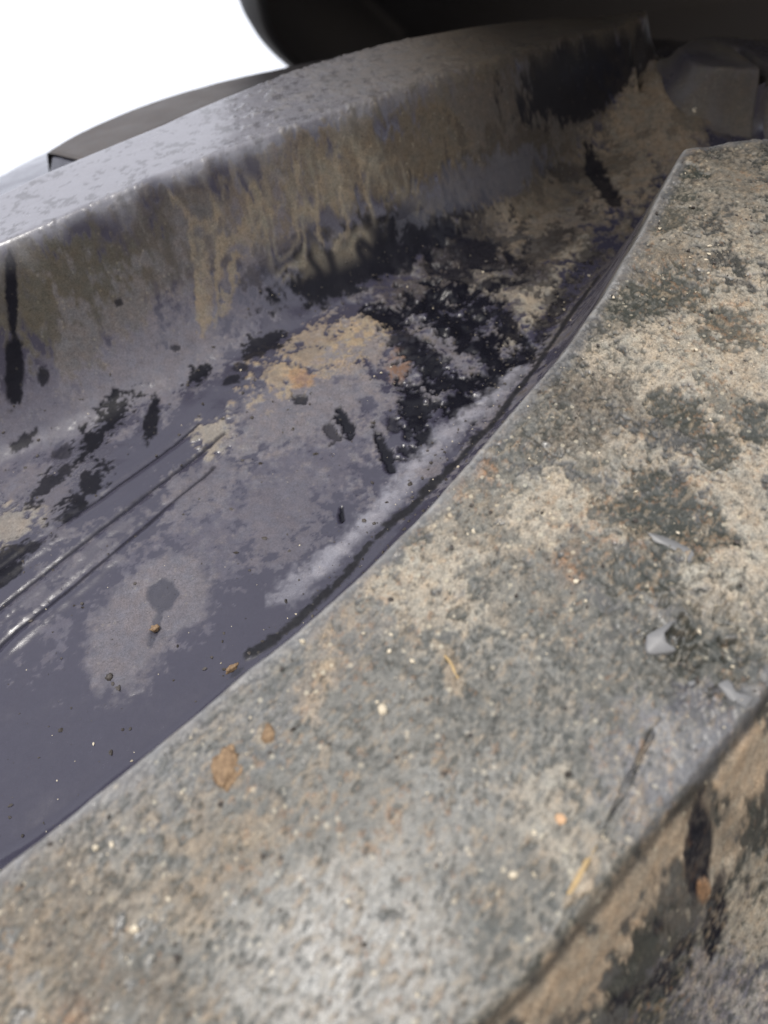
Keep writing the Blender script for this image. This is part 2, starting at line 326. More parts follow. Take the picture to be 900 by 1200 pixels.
W_MARKS = [
 ('grey', 32.44, 6.11, 0.02196, 0.005441, -0.0003841, -0.04376, 0.5, 0.3),
 ('brown', 32.44, 6.11, 0.02196, 0.005441, -0.0003841, -0.04376, 0.4, 0.9),
 ('dark', 43.91, 5.0, 0.08604, 0.01017, -0.005324, -0.1223, 0.7, 0.9),
 ('dark', 28.14, -5.28, 0.0725, 0.002726, -0.02858, -0.1825, 0.8, 0.9),
 ('beige', 45.49, -3.85, 0.1146, -0.01406, -0.01588, -0.1231, 0.6, 0.9),
 ('film', 40.5, -9.19, 0.1227, -0.01932, -0.03154, -0.1991, 0.6, 0.9),
 ('paletan', 43.25, 14.78, 0.1645, -0.1591, -0.0392, -0.2182, 0.95, 0.5),
 ('paletan', 24.11, 2.63, 0.06717, 0.1124, 0.1596, -0.2506, 0.95, 0.6),
 ('paletan', 30.74, 7.99, 0.06778, 0.1868, 0.1854, -0.2565, 0.95, 0.5),
 ('paletan', 15.57, -4.08, 0.1053, 0.1015, 0.09438, -0.2136, 0.95, 0.6),
 ('paletan', 20.05, -1.6, 0.1073, 0.1709, 0.1752, -0.2549, 0.8, 0.8),
 ('brown', 31.66, 11.22, 0.2901, -0.156, -0.05503, -0.4144, 0.9, 0.4),
 ('paletan', 40.36, 5.98, 0.3426, -0.08758, -0.02729, -0.1996, 0.6, 0.7),
 ('beige', 42.66, 0.43, 0.161, 0.002594, -0.03236, -0.3472, 0.5, 1.0),
 ('pit', 35.15, 6.07, 0.4783, 0.01062, -0.009051, -0.2013, 1, 0.3),
 ('pit', 39.28, -0.67, 0.5369, -0.07515, -0.03925, -0.2344, 1, 0.3),
 ('rust', 36.5, 2.28, 0.8061, 0.1087, -0.05396, -0.8162, 0.9, 0.3),
 ('pit', 30.95, -6.66, 0.1987, 0.2683, 0.3686, -0.5684, 0.9, 1.0),
 ('pit', 24.16, -7.32, 0.3164, 0.4268, 0.4225, -0.6933, 0.9, 1.0),
 ('pit', 33.72, -3.31, 0.3447, 0.523, 0.4412, -0.6726, 0.9, 1.0),
 ('pit', 29.11, -0.56, 0.3894, 0.6787, 0.6669, -0.9962, 0.8, 0.9),
]
STROKES = [
 ('tanfilm', 0.93, [(-30.57, 153.63), (-28.77, 152.3), (-28.77, 149.49), (-28.07, 146.18), (-28.63, 142.52), (-30.04, 138.01)]),
 ('tanfilm', 1.25, [(-26.55, 150.12), (-26.6, 147.11), (-27.92, 143.31), (-29.21, 139.68)]),
 ('tanfilm', 0.52, [(-6.99, 161.28), (-13.55, 157.34), (-18.02, 152.55), (-20.78, 147.35), (-24.23, 142.43)]),
 ('tanfilm', 0.42, [(-2.01, 165.73), (-2.55, 162.64), (-4.59, 159.17), (-2.53, 156.36)]),
 ('tanfilm', 0.45, [(8.69, 170.68), (7.42, 167.15), (8.65, 163.76), (5.13, 159.44)]),
 ('tanfilm', 0.47, [(15.37, 174.1), (13.5, 170.27), (15.34, 168.3)]),
 ('tanfilm', 0.43, [(3.22, 167.91), (3.03, 165.13), (0.58, 161.46), (2.07, 159.35)]),
 ('tanfilm', 0.5, [(-12.14, 161.7), (-10.55, 160.23), (-9.21, 158.63)]),
 ('tanfilm', 0.61, [(-12.65, 160.2), (-18.36, 154.36), (-21.67, 151.52), (-23.54, 147.36), (-25.2, 143.27), (-26.9, 140.03)]),
 ('tanfilm', 0.76, [(-27.94, 152.4), (-24.53, 152.72), (-21.58, 154.97), (-22.52, 156.1)]),
 ('tanfilm', 0.79, [(-22.05, 151.42), (-19.09, 153.68), (-15.8, 155.81)]),
 ('sheen_band', 2.4, [(-13.69, 63.12), (-3.44, 71.41), (6.52, 81.27), (15.19, 90.78), (22.83, 98.6), (33.87, 107.39), (42.13, 114.32)]),  # pale strip painted in for the sky's reflection along the fillet
 ('shade_line', 1.01, [(-20.14, 50.75), (-8.33, 59.98), (4.2, 73.15), (12.78, 80.46), (20.95, 87.82), (38.0, 104.93), (50.06, 119.48), (66.74, 140.09)]),  # near-black line painted as the shaded foot of the near lug
 ('line', 0.62, [(-68.63, 70.19), (-58.13, 79.53), (-46.95, 89.36), (-36.76, 98.58), (-25.46, 108.7)]),
 ('line', 0.6, [(-67.22, 61.95), (-56.99, 70.66), (-46.21, 80.43), (-36.39, 89.77), (-27.67, 99.05)]),
 ('line', 0.51, [(-56.96, 91.14), (-47.71, 98.22), (-38.95, 105.75), (-31.22, 112.91)]),
]
# ---------------------------------------------------------------- dirt: what lies where on the rubber (albedo with some sheen and shade painted in, coverage, wetness)
RUB = np.array([.040, .038, .056])
GREYRUB = np.array([.055, .054, .05])
KIND = {   # albedo, coverage, wetness, thickness mm
 'tan': ((.27, .215, .155), 1, 0, .4), 'tanfilm': ((.17, .143, .115), .8, 0, .1), 'beige': ((.30, .268, .222), .9, 0, .38), 'brown': ((.078, .066, .054), .8, 0, .45),
 'shade_line': ((.012, .012, .014), .5, .1, .12), 'paletan': ((.37, .295, .22), .9, .1, .5), 'brownmud': ((.17, .14, .112), 1, 0, .7), 'rust': ((.25, .14, .075), 1, 0, .5), 'olive': ((.075, .068, .056), .7, 0, .1), 'film': ((.14, .132, .15), .75, 0, .12),
 'line': ((.014, .014, .02), .3, .0, -.05), 'bluefilm': ((.105, .10, .125), .55, .1, .05), 'pit': ((.008, .008, .012), .05, .12, -.42), 'wet': ((.009, .009, .013), .25, .0, -.05), 'clean': ((.045, .044, .058), .15, .5, -.15),
 'sheen_band': ((.24, .235, .265), .35, .5, .03), 'greygreen': ((.098, .098, .086), .8, 0, .2), 'grey': ((.10, .099, .092), .85, 0, .15), 'greyp': ((.17, .17, .185), .8, 0, .05), 'dark': ((.032, .035, .03), .6, .2, -.3), 'damp_sheen': ((.12, .12, .11), .45, .95, .02), 'cut': ((.012, .012, .012), .4, .1, -.25),
}
def paint(x, s, marks, strokes=(), base=None):
    n = x.shape; col = np.empty(n+(3,)); col[:] = RUB if base is None else base; cov = np.zeros(n); wet = np.full(n, .6); th = np.zeros(n)
    w1 = fbm(x, s, 7, 3, 11); w2 = fbm(x, s, 2.4, 4, 23, .6); w3 = fbm(x, s, .9, 3, 31, .6)
    def over(kind, a):
        nonlocal col, cov, wet, th
        c, k, wt, t = KIND[kind]; a3 = a[..., None]
        col = col*(1-a3)+np.array(c)*a3; cov = cov*(1-a)+k*a; wet = wet*(1-a)+wt*a; th = th*(1-a)+t*a
    for (kind, cx, cs, a, b, c, d, st, rag) in marks:
        R = 3.2/max(1e-6, min(math.hypot(a, c), math.hypot(b, d)))*1.0
        rx = 2.2*math.hypot(*np.linalg.inv(np.array([[a, b], [c, d]]))[0]); rs = 2.2*math.hypot(*np.linalg.inv(np.array([[a, b], [c, d]]))[1])
        m = (np.abs(x-cx) < rx) & (np.abs(s-cs) < rs)
        if not m.any(): continue
        dx = x[m]-cx; ds = s[m]-cs
        q = np.hypot(a*dx+b*ds, c*dx+d*ds)
        size = 1/math.sqrt(abs(a*d-b*c))
        if size > 6: nz = w1[m]*.45+w2[m]*.75+w3[m]*.45
        elif size > 2: nz = w2[m]*.8+w3[m]*.5
        else: nz = w2[m]*.45+w3[m]*.6
        qq = q + nz*rag*1.0
        soft = .14 if kind in ('wet', 'clean', 'dark', 'pit') else .22
        al = np.zeros(n); al[m] = sst(1+soft, 1-soft, qq)*sst(2.1, 1.6, q)*st*(sst(1.5, .2, q) if kind == 'damp_sheen' else 1)
        over(kind, al)
    for (kind, wd, pts) in strokes:
        p = curve(pts, 30); d = np.full(n, 1e9)
        m = (x > p[:, 0].min()-4) & (x < p[:, 0].max()+4) & (s > p[:, 1].min()-4) & (s < p[:, 1].max()+4)
        if not m.any(): continue
        xm, sm = x[m], s[m]; wk = {'tanfilm': 1.3, 'cut': .25, 'shade_line': .5, 'sheen_band': .5}.get(kind, .12); wx = w2[m]*wk; wy = w1[m]*wk; dm = np.full(xm.shape, 1e9)
        for i in range(len(p)-1):
            a = p[i]; ab = p[i+1]-a; t = np.clip(((xm-a[0])*ab[0]+(sm-a[1])*ab[1])/(ab@ab), 0, 1)
            dm = np.minimum(dm, np.hypot(xm+wx-a[0]-t*ab[0], sm+wy-a[1]-t*ab[1]))
        al = np.zeros(n); wd2 = wd*(1+.5*w2[m]) if kind != 'line' else wd*(1+.2*w1[m])
        lo_, hi_ = (.0, 1.6) if kind == 'sheen_band' else ((.3, 1.5) if kind == 'line' else (.6, 1.3))
        al[m] = sst(hi_, lo_, dm/np.maximum(wd2, .05)+w3[m]*.25)*(.8 if kind == 'line' else .9)*((.6+.4*sst(-.4, .5, w2[m]+.6*w3[m])) if kind in ('sheen_band', 'tanfilm') else 1)
        over(kind, al)
    return col, cov, wet, th
CUTS = [('cut', .13, [(31.6, 19.2), (29, 16.6), (26.5, 13.2), (24.6, 11.2), (22.8, 9.4)]), ('cut', .1, [(44.2, 40.3), (46, 37), (45, 33), (45.4, 30)]), ('cut', .07, [(-5.5, 5.4), (-2, 4.4), (1, 3.6)]), ('cut', .08, [(12, 19), (13.6, 22), (14.6, 25)]), ('cut', .12, [(25, 66), (27, 61.5), (30.5, 57)]), ('cut', .08, [(5.5, 8), (4.5, 5.5), (3.4, 3.5)])]
def mottle(x, s, col, cov, wet, th):
    """fine mixing of dried grains over the worn top"""
    ca, sa = math.cos(.7), math.sin(.7); u = ca*x+sa*s; v = -sa*x+ca*s
    a1 = fbm(u, v*1.8, .9, 3, 101, .75); a2 = fbm(u*1.0, v*2.2, 1.5, 3, 103, .7); a3 = fbm(x, s, .8, 3, 107, .7); big = fbm(x, s, 15, 3, 109)
    for kind, al in (('beige', sst(.2, .8, a1+.35*big)*.38), ('tan', sst(.3, .8, a2-.3*big)*.42), ('grey', sst(.2, .7, -a2)*.4), ('dark', sst(.35, .8, -a1+.25*a3+.2*big)*.68), ('rust', sst(.7, 1.0, a3-.4*big)*.35)):
        c, k, wt, t = KIND[kind]; al3 = al[..., None]; col = col*(1-al3)+np.array(c)*al3; cov = cov*(1-al)+k*al; wet = wet*(1-al)+wt*al; th = th*(1-al*.7)+t*al*.7
    return col, cov, wet, th
def marbled(x, s, cx, cs, rx, rs, sl):
    """the looping outlines that drying water leaves"""
    q = np.hypot((x-cx)/rx, ((s-cs)-sl*(x-cx))/rs)
    n = fbm(x+1.5*fbm(x, s, 6, 2, 78), s*.75, 7.0, 2, 77, .5)
    line = np.exp(-(n/.16)**2)+.8*np.exp(-((n-.6)/.16)**2)+.6*np.exp(-((n+.6)/.14)**2)
    return np.clip(line, 0, 1)*sst(1.15, .6, q+fbm(x, s, 6, 2, 5)*.3)
# ---------------------------------------------------------------- objects
def mesh_obj(name, V, F, mat=None, parent=None, attrs=None, smooth=True):
    me = bpy.data.meshes.new(name); V = np.asarray(V, np.float32); 
    F = np.asarray(F, np.int32); k = F.shape[1]
    me.vertices.add(len(V)); me.vertices.foreach_set('co', V.ravel())
    me.loops.add(F.size); me.loops.foreach_set('vertex_index', F.ravel())
    me.polygons.add(len(F)); me.polygons.foreach_set('loop_start', np.arange(0, F.size, k, dtype=np.int32))
    me.update(calc_edges=True)
    me.polygons.foreach_set('use_smooth', np.full(len(F), smooth))
    for an, arr in (attrs or {}).items():
        if arr.ndim == 2:
            at = me.attributes.new(an, 'FLOAT_COLOR', 'POINT'); at.data.foreach_set('color', arr.astype(np.float32).ravel())
        else:
            at = me.attributes.new(an, 'FLOAT', 'POINT'); at.data.foreach_set('value', arr.astype(np.float32))
    if mat: me.materials.append(mat)
    o = bpy.data.objects.new(name, me); COL.objects.link(o)
    if parent: o.parent = parent
    return o
def tag(o, label=None, cat=None, group=None, kind=None):
    for k, v in (('label', label), ('category', cat), ('group', group), ('kind', kind)):
        if v: o[k] = v
    return o
def empty(name, loc=(0, 0, 0)):
    o = bpy.data.objects.new(name, None); COL.objects.link(o); o.location = loc; return o
def grid_faces(nu, nv, keep=None):
    i = np.arange(nu-1)[:, None]*nv+np.arange(nv-1)[None]; F = np.stack([i, i+nv, i+nv+1, i+1], -1)
    if keep is not None: return F[keep]
    return F.reshape(-1, 4)
# ---------------------------------------------------------------- materials
def new_mat(name):
    m = bpy.data.materials.new(name); m.use_nodes = True; nt = m.node_tree
    return m, nt, nt.nodes['Principled BSDF']
def N(nt, typ, **kw):
    n = nt.nodes.new(typ)
    for k, v in kw.items():
        if k[0] == 'i' and k[1:].isdigit(): n.inputs[int(k[1:])].default_value = v
        else: setattr(n, k, v)
    return n
def math_(nt, op, a, b=None, c=None, clamp=False):
    n = nt.nodes.new('ShaderNodeMath'); n.operation = op; n.use_clamp = clamp
    for i, v in enumerate((a, b, c)):
        if v is None: continue
        if isinstance(v, (int, float)): n.inputs[i].default_value = v
        else: nt.links.new(v, n.inputs[i])
    return n.outputs[0]
def noise(nt, co, scale, det=4, rough=.6):
    n = nt.nodes.new('ShaderNodeTexNoise'); n.inputs['Scale'].default_value = scale; n.inputs['Detail'].default_value = det; n.inputs['Roughness'].default_value = rough
    nt.links.new(co, n.inputs['Vector']); return n.outputs['Fac']
def rubber_material(name, grain=1.0, wetrough=.3, dryspec=.07, dryrough=.45, flecks=.15):
    m, nt, b = new_mat(name)
    at = nt.nodes.new('ShaderNodeAttribute'); at.attribute_name = 'dirt'
    aw = nt.nodes.new('ShaderNodeAttribute'); aw.attribute_name = 'wet'
    tc = nt.nodes.new('ShaderNodeTexCoord'); co = tc.outputs['Object']
    cov = at.outputs['Alpha']; wet = aw.outputs['Fac']
    n1 = noise(nt, co, 2600, 3, .7); n2 = noise(nt, co, 700, 5, .65); n3 = noise(nt, co, 5200, 2, .6)
    # grain: dry dirt is made of pale and dark grains, bare rubber is even
    g = math_(nt, 'ADD', math_(nt, 'ADD', math_(nt, 'MULTIPLY', math_(nt, 'SUBTRACT', n1, .5), 1.9*grain), math_(nt, 'MULTIPLY', math_(nt, 'SUBTRACT', n3, .5), 1.1*grain)), math_(nt, 'MULTIPLY', math_(nt, 'SUBTRACT', n2, .5), 1.3*grain))
    g = math_(nt, 'MULTIPLY', g, math_(nt, 'MULTIPLY_ADD', cov, .85, .15))
    g = math_(nt, 'ADD', g, 1.0)
    g = math_(nt, 'MAXIMUM', g, .25)
    # scattered pale grains
    v = nt.nodes.new('ShaderNodeTexVoronoi'); v.inputs['Scale'].default_value = 900; nt.links.new(co, v.inputs['Vector'])
    sp = math_(nt, 'MULTIPLY', math_(nt, 'LESS_THAN', v.outputs['Distance'], .2), math_(nt, 'GREATER_THAN', nt.nodes.new('ShaderNodeSeparateColor').outputs[0], .5))
    sc = [n for n in nt.nodes if n.bl_idname == 'ShaderNodeSeparateColor'][0]; nt.links.new(v.outputs['Color'], sc.inputs[0])
    sp = math_(nt, 'MULTIPLY', math_(nt, 'LESS_THAN', v.outputs['Distance'], .28), math_(nt, 'GREATER_THAN', sc.outputs[0], .86))
    sp = math_(nt, 'MULTIPLY', sp, math_(nt, 'MULTIPLY', cov, flecks))
    mul = nt.nodes.new('ShaderNodeVectorMath'); mul.operation = 'SCALE'; nt.links.new(at.outputs['Color'], mul.inputs[0]); nt.links.new(g, mul.inputs['Scale'])
    mixc = N(nt, 'ShaderNodeMixRGB'); mixc.inputs[2].default_value = (.42, .38, .30, 1); nt.links.new(sp, mixc.inputs[0]); nt.links.new(mul.outputs[0], mixc.inputs[1])
    # hue drift between warm and cool dirt
    nh = noise(nt, co, 330, 4, .6)
    mixh = N(nt, 'ShaderNodeMixRGB', blend_type='MULTIPLY'); nt.links.new(mixc.outputs[0], mixh.inputs[1])
    rp = nt.nodes.new('ShaderNodeValToRGB'); rp.color_ramp.elements[0].position = .35; rp.color_ramp.elements[0].color = (.91, .96, .96, 1); rp.color_ramp.elements[1].position = .65; rp.color_ramp.elements[1].color = (1.08, 1.0, .88, 1)
    nt.links.new(nh, rp.inputs[0]); nt.links.new(rp.outputs[0], mixh.inputs[2]); nt.links.new(cov, mixh.inputs[0])
    nt.links.new(mixh.outputs[0], b.inputs['Base Color'])
    r = math_(nt, 'MULTIPLY_ADD', cov, dryrough, wetrough)
    r = math_(nt, 'ADD', r, math_(nt, 'MULTIPLY', math_(nt, 'SUBTRACT', n2, .5), .25))
    nl_ = noise(nt, co, 90, 5, .6); r = math_(nt, 'ADD', r, math_(nt, 'MULTIPLY', math_(nt, 'SUBTRACT', nl_, .5), .3))
    r = math_(nt, 'SUBTRACT', r, math_(nt, 'MULTIPLY', wet, .08), clamp=True)
    nt.links.new(r, b.inputs['Roughness'])
    nt.links.new(math_(nt, 'MULTIPLY_ADD', wet, .65, dryspec, clamp=True), b.inputs['Specular IOR Level'])
    hb = math_(nt, 'ADD', math_(nt, 'MULTIPLY', n1, .35), math_(nt, 'MULTIPLY', n3, .2)); hb = math_(nt, 'ADD', hb, n2)
    bs = math_(nt, 'MULTIPLY_ADD', cov, .28*grain, .06)
    bp = nt.nodes.new('ShaderNodeBump'); bp.inputs['Distance'].default_value = .00055; nt.links.new(bs, bp.inputs['Strength']); nt.links.new(hb, bp.inputs['Height'])
    nt.links.new(bp.outputs[0], b.inputs['Normal'])
    return m
def simple_mat(name, c, rough, scale, amp, bump=.0003, c2=None):
    m, nt, b = new_mat(name); tc = nt.nodes.new('ShaderNodeTexCoord'); co = tc.outputs['Object']
    n = noise(nt, co, scale, 6, .65)
    rp = nt.nodes.new('ShaderNodeValToRGB'); e = rp.color_ramp.elements
    c2 = c2 or tuple(v*(1+amp) for v in c); e[0].position = .3; e[0].color = tuple(v*(1-amp) for v in c)+(1,); e[1].position = .7; e[1].color = tuple(c2)+(1,)
    nt.links.new(n, rp.inputs[0]); nt.links.new(rp.outputs[0], b.inputs['Base Color'])
    nt.links.new(math_(nt, 'MULTIPLY_ADD', n, .3, rough-.15), b.inputs['Roughness'])
    bp = nt.nodes.new('ShaderNodeBump'); bp.inputs['Distance'].default_value = bump; bp.inputs['Strength'].default_value = .6
    nt.links.new(n, bp.inputs['Height']); nt.links.new(bp.outputs[0], b.inputs['Normal']); return m
M_TOP = rubber_material('dirty_rubber_top', 1.0, .30, .42, .26, .75)
M_GRV = rubber_material('wet_rubber_groove', .8, .25)
M_COARSE = simple_mat('dusty_rubber', (.06, .06, .058), .6, 60, .5, .001)
M_GUARD = simple_mat('mudguard_black', (.028, .03, .038), .6, 9, .35, .0006)
M_CLAY = simple_mat('clay', (.20, .12, .065), .8, 1500, .45, .0003, (.33, .225, .13))
M_PALE = simple_mat('pale_stone', (.55, .48, .36), .6, 900, .2, .0001)
M_ORANGE = simple_mat('orange_stone', (.52, .33, .19), .6, 900, .2, .0001)
M_STRAW = simple_mat('dry_straw', (.38, .27, .13), .6, 800, .3, .0001)
M_CRUMB = simple_mat('dark_crumb', (.05, .042, .036), .6, 900, .5, .0001)
M_CHIP = simple_mat('smooth_torn_rubber', (.155, .155, .155), .42, 260, .12, .00005)
M_EARTH = simple_mat('earth', (.12, .095, .07), .9, 6, .4, .02)
M_STEEL = simple_mat('painted_rim', (.30, .29, .27), .5, 14, .25, .0005)

tyre = tag(empty('tractor_tyre', (0, 0, .0)), 'big black tractor tyre with deep lugs caked in dried tan mud, filling the picture', 'tyre')
# ---------------------------------------------------------------- the lugs
def full_h(x, s, k):
    g = LUGS[k]; d = tab(TAB[k][0], x, s); t = tab(TAB[k][1], x, s)
    er = {'A': 1.6, 'B': 3.2}.get(k, 2.5)
    top = g['top']-smax(0*d, d/t, er)
    if k == 'B': top = top-.012*np.maximum(0, d+26)*0
    return np.minimum(smax(floor_h(x, s), top, FIL[k]), np.maximum(top, floor_h(x, s)+0*top)+FIL[k]), d, t
SINK = {'A': .55, 'B': .75, 'C': .8, 'D': .7}
def build_lug(k, nt_, nw, nr, mat, tmap=None, rough=1.0):
    g = LUGS[k]
    t = np.linspace(0, 1, nt_) if tmap is None else tmap
    L = curve(g['L'], t); R = curve(g['R'], t)
    wn = np.linspace(0, 1, nw)
    Nc = curve([g['L'][-1]]+g['nose']+[g['R'][-1]], wn)
    # top sheet: straight rulings, the last ones bulging out to the nose line
    base = L[:, None]*(1-wn)[None, :, None]+R[:, None]*wn[None, :, None]
    bul = Nc-(L[-1]*(1-wn)[:, None]+R[-1]*wn[:, None])
    u = np.clip((t-.86)/.14, 0, 1)**2
    top = base+u[:, None, None]*bul[None]
    L2, R2 = top[:, 0], top[:, -1]
    loop = np.vstack([L2, top[-1, 1:-1], R2[::-1]])
    nl = len(loop)
    tg = np.roll(loop, -3, 0)-np.roll(loop, 3, 0)
    for kk in range(3): tg[kk] = loop[kk+3]-loop[0]; tg[-1-kk] = loop[-1]-loop[-4-kk]
    nrm = np.stack([-tg[:, 1], tg[:, 0]], -1); nrm /= np.hypot(*nrm.T)[:, None]+1e-9
    for _ in range(30):
        nrm[1:-1] = (nrm[:-2]+nrm[1:-1]*2+nrm[2:]); nrm /= np.hypot(*nrm.T)[:, None]
    area = .5*np.sum(loop[:-1, 0]*loop[1:, 1]-loop[1:, 0]*loop[:-1, 1]); flip = area > 0
    if flip: nrm = -nrm
    dmax = max(g['tanL'], g['tanR'])*(DEPTH+g['top'])*SINK[k]+7
    q = np.linspace(0, 1, nr+1)[1:]; off = dmax*(q**1.25)
    rings = loop[None]+nrm[None]*off[:, None, None]
    XS = np.vstack([top.reshape(-1, 2), rings.reshape(-1, 2)]); x, s = XS[:, 0].copy(), XS[:, 1].copy()
    h, d, tt = full_h(x, s, k)
    d0 = tt*(DEPTH+g['top'])*SINK[k]
    marks = T_MARKS if k == 'A' else G_MARKS
    col, cov, wet, th = paint_for(k, x, s, d)
    h = h+th*rough+relief(k, x, s, cov, d)
    h = h-1.6*sst(d0, d0+3, d)
    V = P3(x, s, h)
    nt2 = len(t); F1 = grid_faces(nt2, nw)
    li = np.r_[np.arange(nt2)*nw, (nt2-1)*nw+np.arange(1, nw-1), (np.arange(nt2)*nw+nw-1)[::-1]]
    idx = np.vstack([li[None], nt2*nw+np.arange(nr*nl).reshape(nr, nl)])
    a = idx[:-1, :-1]; b = idx[1:, :-1]; c = idx[1:, 1:]; dd = idx[:-1, 1:]
    F2 = np.stack([a, dd, c, b], -1).reshape(-1, 4)
    FF = np.vstack([F1, F2[:, ::-1]]) if flip else np.vstack([F1[:, ::-1], F2])
    return mesh_obj('lug', V, FF, mat, tyre, {'dirt': np.c_[col, cov], 'wet': wet})
def paint_for(k, x, s, d):
    if k == 'A':
        col, cov, wet, th = paint(x, s, T_MARKS, CUTS, base=GREYRUB)
        cw, vw, ww, hw = paint(x, s, W_MARKS, base=GREYRUB)
        side = sst(-.1, .5, d+.35*fbm(x, s, 1.4, 3, 19))*(s < x*1.0+8)
        s3 = side[:, None]; col = col*(1-s3)+cw*s3; cov = cov*(1-side)+vw*side; wet = wet*(1-side)+ww*side; th = th*(1-side)+hw*side
        mo = mottle(x, s, col, cov, wet, th); sk = side*.65
        col = mo[0]*(1-sk[:, None])+col*sk[:, None]; cov = mo[1]*(1-sk)+cov*sk; wet = mo[2]*(1-sk)+wet*sk; th = mo[3]*(1-sk)+th*sk
        lip = np.exp(-((d-.9)/.7)**2)*(s < x*1.0+8)*.8; l3 = lip[:, None]; col = col*(1-l3)+np.array([.03, .03, .028])*l3; th = th-1.0*lip
        # the edge towards the wet groove is rubbed clean and grey
        e = sst(2.2, .3, np.abs(d+.6)+fbm(x, s, 3, 3, 9)*.8)*(s > 12)
        e3 = e[:, None]*.6; col = col*(1-e3)+np.array([.12, .12, .125])*e3; cov = cov*(1-e*.5)
        f = sst(1.0, 3.5, d)*(d > 0)*(x-20 < (s-10)*1.2); f3 = f[:, None]
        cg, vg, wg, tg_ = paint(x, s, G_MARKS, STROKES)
        col = col*(1-f3)+cg*f3; cov = cov*(1-f)+vg*f; wet = wet*(1-f)+wg*f; th = th*(1-f)+tg_*f
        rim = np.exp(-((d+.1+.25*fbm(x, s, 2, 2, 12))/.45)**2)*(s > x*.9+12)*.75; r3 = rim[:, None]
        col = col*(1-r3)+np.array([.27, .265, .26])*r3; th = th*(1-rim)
    elif k == 'B':
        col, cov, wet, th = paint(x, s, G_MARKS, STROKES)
        mb = marbled(x, s, 3, 165, 22, 12, .4)*sst(1, 4, d)*sst(17, 13, d); m3 = mb[:, None]*.7
        col = col*(1-m3)+np.array([.185, .165, .135])*m3; cov = np.maximum(cov, mb*.9); wet = wet*(1-mb)
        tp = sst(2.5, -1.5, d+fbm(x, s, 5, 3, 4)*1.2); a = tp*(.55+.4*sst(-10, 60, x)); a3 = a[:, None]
        cc = np.array([.34, .34, .37])*(1-sst(-30, 50, x))[:, None]+np.array([.07, .06, .05])*sst(-30, 50, x)[:, None]  # pale lavender sheen painted on the left, fading to brown at right
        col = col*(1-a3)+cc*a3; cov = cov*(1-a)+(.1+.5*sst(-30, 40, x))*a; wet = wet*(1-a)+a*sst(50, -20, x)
        pt = tp*sst(.2, .55, fbm(x, s, 2.6, 4, 61, .75)); p3 = pt[:, None]*.5
        col = col*(1-p3)+np.array([.04, .038, .04])*p3
    else:
        col, cov, wet, th = paint(x, s, [r for r in G_MARKS if r[0] not in ('wet', 'rust', 'brownmud')])
        a = .5+.4*np.clip(fbm(x, s, 12, 4, 8), -1, 1)
        if k == 'C': a = a*0+.5; col[:] = RUB*.8; wet[:] = 0
        a3 = a[:, None]; col = col*(1-a3)+np.array([.13, .115, .098])*a3; cov = np.maximum(cov, a); wet = wet*(1-a)
    return col, cov, wet, th
def relief(k, x, s, cov, d=None):
    r = fbm(x, s, 26, 3, 41)*.7+fbm(x, s, 5, 3, 42)*.22*(.35+cov)
    r = r+fbm(x, s, 1.3, 3, 43, .6)*.08*cov
    if k == 'A':
        # torn pit field near the right edge and a few cuts
        pit = np.exp(-((x-40)/7)**2-((s-28)/6.5)**2)
        r = r-1.3*pit*sst(.05, .35, fbm(x, s, 2.6, 3, 91, .6))
        for (ax, as_, bx, bs, wd, dp) in ((31.2, 18.6, 22.8, 9.4, .22, .9), (22.8, 9.4, 18.6, 5.0, .3, .4), (44.2, 40.3, 46.5, 33, .3, .6), (-5, 5.2, 1, 3.6, .2, .4), (11.2, 18.5, 14.2, 24.5, .12, .3), (26, 62, 31, 56, .25, .5)):
            ab = np.array([bx-ax, bs-as_]); t = np.clip(((x-ax)*ab[0]+(s-as_)*ab[1])/(ab@ab), 0, 1)
            dd = np.hypot(x-ax-t*ab[0]+fbm(x, s, 4, 2, 3)*.5, s-as_-t*ab[1]); r = r-dp*np.exp(-(dd/(wd*(1.1-abs(2*0-0))))**2)*sst(0, .15, t)*sst(1, .6, t)
    if k == 'D': r = r*.5-9*np.exp(-((x-133-.1*(s-200))/1.3)**4)*sst(232, 226, s)
    if k == 'C': r = r*.25
    if k == 'B' and d is not None: r = r*(.3+.7*sst(-1, 6, d))
    if k == 'A' and d is not None:
        ww = sst(0, 2.5, d)*(s < x+8)
        q1 = (x+s)*.707; q2 = (x-s)*.707
        r = r+ww*(.9*fbm(q1*.35, q2, 4.5, 3, 51, .5)+.2*fbm(q1, q2, 1.5, 3, 53))
    return r
tA = np.r_[np.linspace(0, .47, 50, endpoint=False), np.linspace(.47, 1, 900)]
lugA = build_lug('A', len(tA), 270, 46, M_TOP, tA, .75)
tag(lugA, 'nearest lug, broad worn top with beige and grey dried mud')
tB = np.r_[np.linspace(0, .22, 20, endpoint=False), np.linspace(.22, 1, 620)]
lugB = build_lug('B', len(tB), 56, 80, M_GRV, tB)
tag(lugB, 'far lug with a dark stained wall and a grey sheen along its top')
build_lug('C', 160, 20, 24, M_GRV); build_lug('D', 300, 60, 40, M_GRV)

